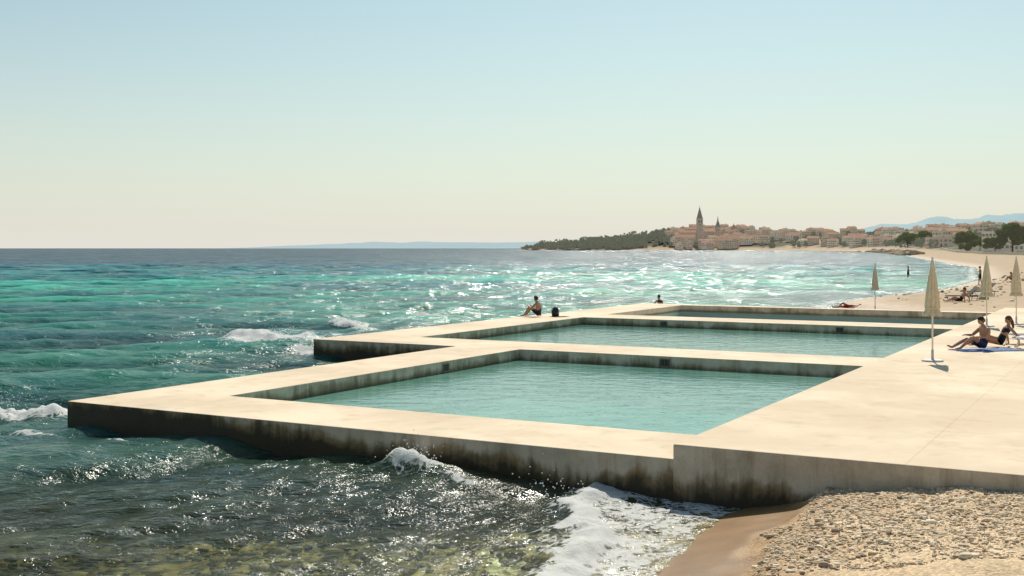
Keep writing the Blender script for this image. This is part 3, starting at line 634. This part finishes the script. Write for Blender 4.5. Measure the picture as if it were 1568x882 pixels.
def house(name,x,y,z,w,d,h,rz,wm,rm,flat=False,parent=None):
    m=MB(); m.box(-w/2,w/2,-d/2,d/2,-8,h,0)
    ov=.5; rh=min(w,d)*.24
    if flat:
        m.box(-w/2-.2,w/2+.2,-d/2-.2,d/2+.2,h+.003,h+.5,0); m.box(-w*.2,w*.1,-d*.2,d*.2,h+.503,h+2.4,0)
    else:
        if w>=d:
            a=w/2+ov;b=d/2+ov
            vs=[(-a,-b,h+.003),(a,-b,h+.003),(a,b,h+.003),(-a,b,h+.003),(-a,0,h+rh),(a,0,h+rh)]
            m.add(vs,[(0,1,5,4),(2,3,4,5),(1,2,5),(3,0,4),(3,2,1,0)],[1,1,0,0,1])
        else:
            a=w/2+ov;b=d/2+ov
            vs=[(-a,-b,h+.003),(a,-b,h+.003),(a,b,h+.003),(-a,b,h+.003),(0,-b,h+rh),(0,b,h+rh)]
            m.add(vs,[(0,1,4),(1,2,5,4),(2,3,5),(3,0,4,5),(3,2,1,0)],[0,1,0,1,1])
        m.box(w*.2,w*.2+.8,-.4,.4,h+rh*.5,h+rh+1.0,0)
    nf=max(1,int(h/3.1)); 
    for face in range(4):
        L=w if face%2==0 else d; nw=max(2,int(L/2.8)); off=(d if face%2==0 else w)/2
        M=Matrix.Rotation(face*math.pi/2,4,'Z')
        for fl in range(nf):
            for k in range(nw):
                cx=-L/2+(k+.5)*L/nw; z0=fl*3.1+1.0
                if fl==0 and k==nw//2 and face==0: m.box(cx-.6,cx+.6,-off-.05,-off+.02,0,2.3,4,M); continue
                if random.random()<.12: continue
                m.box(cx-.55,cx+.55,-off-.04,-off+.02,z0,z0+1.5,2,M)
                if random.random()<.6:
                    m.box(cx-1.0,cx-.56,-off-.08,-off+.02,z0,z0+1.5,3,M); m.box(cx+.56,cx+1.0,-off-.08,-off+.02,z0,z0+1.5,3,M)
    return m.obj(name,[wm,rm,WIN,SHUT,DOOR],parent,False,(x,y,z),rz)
pts=[]
def place(n,xr,yr,cond,hr,nm,flatp=.12):
    c=0;tr_=0
    while c<n and tr_<n*60:
        tr_+=1; x=random.uniform(*xr); y=random.uniform(*yr); s=float(sdist([x],[y])[0])
        if not cond(x,y,s): continue
        if any((x-a)**2+(y-b)**2<r*r for a,b,r in pts): continue
        w=random.uniform(9,22); d=random.uniform(9,14); h=random.choice(hr)*3.1+.6
        pts.append((x,y,max(w,d)*.62)); z=bz(x,y)
        rz=random.gauss(0,.25)+(0 if y>1500 else .35)
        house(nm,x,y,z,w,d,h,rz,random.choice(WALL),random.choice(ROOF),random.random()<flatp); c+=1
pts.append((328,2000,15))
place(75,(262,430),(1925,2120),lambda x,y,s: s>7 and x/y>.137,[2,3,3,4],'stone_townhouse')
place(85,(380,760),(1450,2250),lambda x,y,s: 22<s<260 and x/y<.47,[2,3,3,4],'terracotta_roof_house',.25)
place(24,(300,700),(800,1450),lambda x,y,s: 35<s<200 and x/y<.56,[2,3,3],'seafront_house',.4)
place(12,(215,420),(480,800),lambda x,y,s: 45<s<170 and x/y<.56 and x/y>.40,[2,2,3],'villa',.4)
# church
zb=bz(328,2000)
E=empty('stone_church',(328,1998,zb))
m=MB(); HT=55.5-zb; w=5.0
m.box(-w,w,-w,w,-8,HT,0)
for zc in (HT*.35,HT*.62,HT-9.5,HT-.4): m.box(-w-.5,w+.5,-w-.5,w+.5,zc,zc+.7,0)
for face in range(4):
    M=Matrix.Rotation(face*math.pi/2,4,'Z')
    for cx in (-2.1,2.1):
        m.add([(cx-1.1,-w-.06,HT-7.8),(cx+1.1,-w-.06,HT-7.8),(cx+1.1,-w-.06,HT-3.6),(cx+.6,-w-.06,HT-2.7),(cx,-w-.06,HT-2.4),(cx-.6,-w-.06,HT-2.7),(cx-1.1,-w-.06,HT-3.6)],[(0,1,2,3,4,5,6)],2,M)
    m.box(-.6,.6,-w-.08,-w+.1,HT*.45,HT*.45+3,2,M); m.box(-.5,.5,-w-.08,-w+.1,HT*.2,HT*.2+2.5,2,M)
    m.tube([(0,-w-.1,HT*.72),(0,-w-.02,HT*.72)],[1.2,1.2],14,2,M)
ws=w-.3; zt=76.5-zb
m.add([(-ws,-ws,HT+.31),(ws,-ws,HT+.31),(ws,ws,HT+.31),(-ws,ws,HT+.31),(0,0,zt)],[(0,1,4),(1,2,4),(2,3,4),(3,0,4)],1)
m.tube([(0,0,zt-.5),(0,0,zt+2.5)],[.25,.1],6,1)
m.obj('bell_tower',[STONE,SLATE,WIN],E)
house('nave',-20,4,0,30,15,15,.05,STONE,ROOF[0],False,E); house('side_aisle',22,6,0,26,13,17,-.05,STONE,ROOF[1],False,E)
def turret(name,x,y,top,eave,r,dome):
    zb=bz(x,y); m=MB(); 
    m.tube([(0,0,-8),(0,0,eave-zb-3)],[r,r],8,0); m.tube([(0,0,eave-zb-2.99),(0,0,eave-zb-2.4)],[r*1.2,r*1.2],8,0); m.tube([(0,0,eave-zb-2.39),(0,0,eave-zb)],[r*.85,r*.85],8,0)
    H=top-eave
    pr=[(0,1.0),(.15,1.02),(.35,.9),(.55,.62),(.7,.3),(.8,.12),(1,.02)] if dome else [(0,1.05),(.2,.62),(.35,.5),(.45,.3),(1,.02)]
    m.tube([(0,0,eave-zb+.01+u*H) for u,_ in pr],[r*q_ for _,q_ in pr],12,1)
    for k in range(8):
        a=k*math.pi/4+math.pi/8; M=Matrix.Rotation(a,4,'Z'); m.box(-.5,.5,-r*.86,-r*.75,eave-zb-2.2,eave-zb-.4,2,M)
    m.obj(name,[STONE,SLATE if not dome else ROOF[1],WIN],None,False,(x,y,zb))
turret('chapel_spire',362,2010,60.5,42,5.0,False); turret('chapel_dome',392,2020,48,36,5.5,True)
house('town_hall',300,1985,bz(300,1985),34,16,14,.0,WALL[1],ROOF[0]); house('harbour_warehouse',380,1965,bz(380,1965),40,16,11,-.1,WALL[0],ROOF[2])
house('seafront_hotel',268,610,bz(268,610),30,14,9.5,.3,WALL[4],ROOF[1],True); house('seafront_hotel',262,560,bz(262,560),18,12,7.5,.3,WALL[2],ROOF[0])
# ------------------------------------------------------------------ trees
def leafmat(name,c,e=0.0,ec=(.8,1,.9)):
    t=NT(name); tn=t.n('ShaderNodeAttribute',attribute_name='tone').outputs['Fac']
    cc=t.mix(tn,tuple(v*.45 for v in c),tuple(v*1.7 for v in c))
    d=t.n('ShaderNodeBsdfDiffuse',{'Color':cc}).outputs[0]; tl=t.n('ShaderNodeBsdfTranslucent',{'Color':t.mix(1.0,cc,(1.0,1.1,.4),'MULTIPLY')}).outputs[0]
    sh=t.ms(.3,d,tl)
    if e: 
        em=t.n('ShaderNodeEmission',{'Color':(e*ec[0],e*ec[1],e*ec[2],1),'Strength':1.0}).outputs[0]; sh=t.n('ShaderNodeAddShader',{0:sh,1:em}).outputs[0]  # airlight in front of the trees, added as leaf glow
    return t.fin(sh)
def crown_cards(centres,size):
    n=len(centres); q=rng.normal(size=(n,3)); q/=np.linalg.norm(q,axis=1)[:,None]; u=np.cross(q,rng.normal(size=(n,3))); u/=np.linalg.norm(u,axis=1)[:,None]; w=np.cross(q,u)
    s=size*rng.uniform(.6,1.3,(n,1))
    V=np.stack([centres-u*s-w*s*.6,centres+u*s-w*s*.8,centres+u*s*.7+w*s,centres-u*s*.9+w*s*.7],1).reshape(-1,3)
    F=np.arange(n*4).reshape(-1,4); return V,F
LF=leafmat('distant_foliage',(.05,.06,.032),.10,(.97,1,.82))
C=[];TN=[]
def massed(x,y,h,r,nc):
    z=bz(x,y); k=rng.normal(size=(nc,3)); k/=np.linalg.norm(k,axis=1)[:,None]; k*=rng.uniform(.3,1,(nc,1))**.5
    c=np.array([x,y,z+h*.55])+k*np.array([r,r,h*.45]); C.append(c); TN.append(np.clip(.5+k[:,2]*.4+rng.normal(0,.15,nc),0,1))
cnt=0
while cnt<620:
    x=random.uniform(15,285); y=random.uniform(1985,2230); s=float(sdist([x],[y])[0])
    if s<5 or s>130: continue
    massed(x,y,random.uniform(5,14)*min(1,.45+s/60),random.uniform(3,6.5),34); cnt+=1
cnt=0
while cnt<360:
    x=random.uniform(230,780); y=random.uniform(480,2300); s=float(sdist([x],[y])[0])
    if s<22 or s>260 or x/y>.6 or x/y<.13: continue
    if any((x-a)**2+(y-b)**2<(r+2)**2 for a,b,r in pts): continue
    massed(x,y,random.uniform(5,10),random.uniform(2.5,5),40); cnt+=1
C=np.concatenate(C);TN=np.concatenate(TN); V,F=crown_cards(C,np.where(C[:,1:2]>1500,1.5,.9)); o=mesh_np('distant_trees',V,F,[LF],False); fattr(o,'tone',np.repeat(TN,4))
TL=leafmat('tree_foliage',(.06,.08,.03),.045,(1,1,.65)); BARK=pbr('bark',(.12,.08,.05),.9,emit=(.02,.02,.015))  # foliage and bark glow faintly to imitate haze
def tree(name,x,y,h,r):
    z=bz(x,y); m=MB(); R=random.Random(int(x*7)); 
    m.tube([(0,0,-.5),(.1,.05,h*.2),(.0,.15,h*.45),(.1,.1,h*.75)],[h*.032,h*.025,h*.018,h*.006],8)
    cl=[]
    for i in range(9):
        a=i*2.4+R.random(); zb_=h*(.22+.05*i); L=r*R.uniform(.6,1); e_=Vector((L*math.cos(a),L*math.sin(a),zb_+h*R.uniform(.08,.25)))
        m.tube([(0,.1,zb_),tuple(e_*.5+Vector((0,0,zb_*.5+.1))),tuple(e_)],[h*.013,h*.009,h*.004],6); cl.append((e_,r*R.uniform(.3,.5)))
    for i in range(9):
        a=R.random()*6.28; rr=r*R.random()**.5*.8; cl.append((Vector((rr*math.cos(a),rr*math.sin(a),h*R.uniform(.45,.92)*(1-.15*rr/r))),r*R.uniform(.25,.45)))
    C=[];T_=[]
    for c,s in cl:
        n=170; k=rng.normal(size=(n,3)); k/=np.linalg.norm(k,axis=1)[:,None]; k*=rng.uniform(.2,1.05,(n,1))**.6
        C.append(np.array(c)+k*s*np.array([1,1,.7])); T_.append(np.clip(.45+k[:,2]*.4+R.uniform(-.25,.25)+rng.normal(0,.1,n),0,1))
    C=np.concatenate(C);T_=np.concatenate(T_)
    E=empty(name,(x,y,z)); m.obj('trunk',[BARK],E,True); V,F=crown_cards(C,.32*r/4); o=mesh_np('crown',V,F,[TL],False); o.parent=E; fattr(o,'tone',np.repeat(T_,4))
tree('beach_pine_tree',346,1000,14,9); tree('beach_pine_tree',366,1010,12,8); tree('beach_pine_tree',239.5,602,12,5.2); tree('beach_pine_tree',197,450,13,5.0);tree('beach_pine_tree',191,452,7.5,3.5)
tree('beach_pine_tree',207,455,10.5,4.6); tree('beach_pine_tree',262,640,8,4); tree('beach_pine_tree',232,585,5,3);tree('beach_pine_tree',390,1060,9,6)
# ------------------------------------------------------------------ promenade wall + breakwater
def strip(name,pts_,w,hgt_,mat,below=1.0):
    m=MB()
    for i in range(len(pts_)-1):
        a=Vector(pts_[i]);b=Vector(pts_[i+1]); n_=int((b-a).length/12)+1
        for k in range(n_):
            p=a.lerp(b,k/n_); q_=a.lerp(b,(k+1)/n_); d=(q_-p).normalized(); s=Vector((-d.y,d.x))*w
            z0=bz(p.x,p.y);z1=bz(q_.x,q_.y)
            vs=[(p.x-s.x,p.y-s.y,z0-below),(q_.x-s.x,q_.y-s.y,z1-below),(q_.x+s.x,q_.y+s.y,z1-below),(p.x+s.x,p.y+s.y,z0-below)]
            m.add(vs+[(v_[0],v_[1],v_[2]+below+hgt_) for v_ in vs],[(4,5,6,7),(0,1,5,4),(2,3,7,6),(1,2,6,5),(3,0,4,7)],0)
    m.obj(name,[mat])
strip('promenade_wall',[(112,200),(150,320),(186,450),(240,620),(300,800)],.3,1.0,pbr('pale_seawall',(.50,.44,.36),.9,emit=(.03,.028,.022)))  # faint emission imitates airlight on the wall
RK=pbr('breakwater_rock',(.36,.28,.19),.9,.2,.3,.5,emit=(.04,.032,.022))  # rock emission imitates distance haze
n=1500; u=rng.random(n); bx_=np.interp(u,[0,.35,.7,1],[200,223,300,345]); by_=np.interp(u,[0,.35,.7,1],[590,652,930,1100])
o=stones('rock_breakwater',bx_+rng.normal(0,2.5,n)+2,by_+rng.normal(0,6,n),np.exp(rng.normal(.0,.35,n)),RK,.7,.25)
n=260; bx_=rng.uniform(300,315,n)-rng.random(n)*30; by_=rng.uniform(1020,1030,n)
stones('rock_groyne',bx_,by_,np.exp(rng.normal(.3,.3,n)),RK,.8,.0).location=(0,0,1.6)
n=1400; px=rng.uniform(24,75,n); py=rng.uniform(60,150,n); psd=sdist(px,py); k=(psd>2)&(psd<25)&(~instruct(px,py,-.5)); px=px[k];py=py[k]
stones('beach_cobbles',px,py,np.exp(rng.normal(-2.3,.5,len(px))),PEB,.5,.25)
# ------------------------------------------------------------------ hills
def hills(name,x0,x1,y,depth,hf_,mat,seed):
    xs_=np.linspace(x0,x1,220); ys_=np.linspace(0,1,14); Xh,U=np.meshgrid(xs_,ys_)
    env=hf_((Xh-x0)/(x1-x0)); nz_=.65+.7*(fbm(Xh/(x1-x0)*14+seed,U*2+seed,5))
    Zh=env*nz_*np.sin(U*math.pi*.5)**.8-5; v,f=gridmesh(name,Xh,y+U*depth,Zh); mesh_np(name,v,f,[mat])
hills('distant_hills',2500,6800,8200,1500,lambda u: 310*sm(u,-.15,.26)*(.75+.25*u),pbr('hazy_hill',(.12,.17,.18),1,0,.1,.002,emit=(.33,.42,.43)),3)  # hill haze painted as emission
hills('distant_hills',-5200,1500,17000,2000,lambda u: 105*sm(u,0,.5),pbr('hazy_far_coast',(.08,.11,.12),1,0,.05,.001,emit=(.36,.45,.47)),9)  # far coast paled by emission in place of real haze
# ------------------------------------------------------------------ light, sky, camera
SE,SA=math.radians(46),math.radians(13)
sv=Vector((math.sin(SA)*math.cos(SE),math.cos(SA)*math.cos(SE),math.sin(SE)))
L=bpy.data.lights.new('sun','SUN'); L.energy=4.8; L.angle=math.radians(.53); L.color=(1,.94,.82); lo=bpy.data.objects.new('sun',L); COL.objects.link(lo); lo.rotation_euler=sv.to_track_quat('Z','Y').to_euler(); lo.location=(20,60,60)
w=bpy.data.worlds.new('World'); S.world=w; w.use_nodes=True; nt=w.node_tree; bg=nt.nodes['Background']
sk=nt.nodes.new('ShaderNodeTexSky'); sk.sky_type='NISHITA'; sk.sun_disc=False; sk.sun_elevation=SE; sk.sun_rotation=SA; sk.altitude=0; sk.air_density=1.0; sk.dust_density=1.0; sk.ozone_density=1.0
tcw=nt.nodes.new('ShaderNodeTexCoord'); sx=nt.nodes.new('ShaderNodeSeparateXYZ'); nt.links.new(tcw.outputs['Generated'],sx.inputs[0])
def wm_(op,a,b):
    n_=nt.nodes.new('ShaderNodeMath'); n_.operation=op
    for i,v_ in enumerate((a,b)):
        if isinstance(v_,bpy.types.NodeSocket): nt.links.new(v_,n_.inputs[i])
        else: n_.inputs[i].default_value=v_
    return n_.outputs[0]
zc=wm_('MAXIMUM',sx.outputs[2],0.0)
hzf=wm_('MULTIPLY',wm_('EXPONENT',wm_('MULTIPLY',zc,-7.5),0.0),.97)
tint=nt.nodes.new('ShaderNodeMix'); tint.data_type='RGBA'; tint.blend_type='MULTIPLY'; tint.inputs[0].default_value=1; nt.links.new(sk.outputs[0],tint.inputs[6]); tint.inputs[7].default_value=(.80,.99,.90,1)
mx=nt.nodes.new('ShaderNodeMix'); mx.data_type='RGBA'; nt.links.new(hzf,mx.inputs[0]); nt.links.new(tint.outputs[2],mx.inputs[6]); mx.inputs[7].default_value=(7.9,7.6,6.95,1)
nt.links.new(mx.outputs[2],bg.inputs[0]); bg.inputs[1].default_value=.10
cam=bpy.data.cameras.new('camera'); co=bpy.data.objects.new('camera',cam); COL.objects.link(co); co.location=(0,0,CAMZ); co.rotation_euler=(math.radians(90),0,0); cam.lens=40.18; cam.sensor_width=36; cam.shift_y=-.0389; cam.clip_end=60000; cam.clip_start=.1
S.camera=co
S.view_settings.view_transform='Standard'; S.view_settings.look='None'; S.view_settings.exposure=0
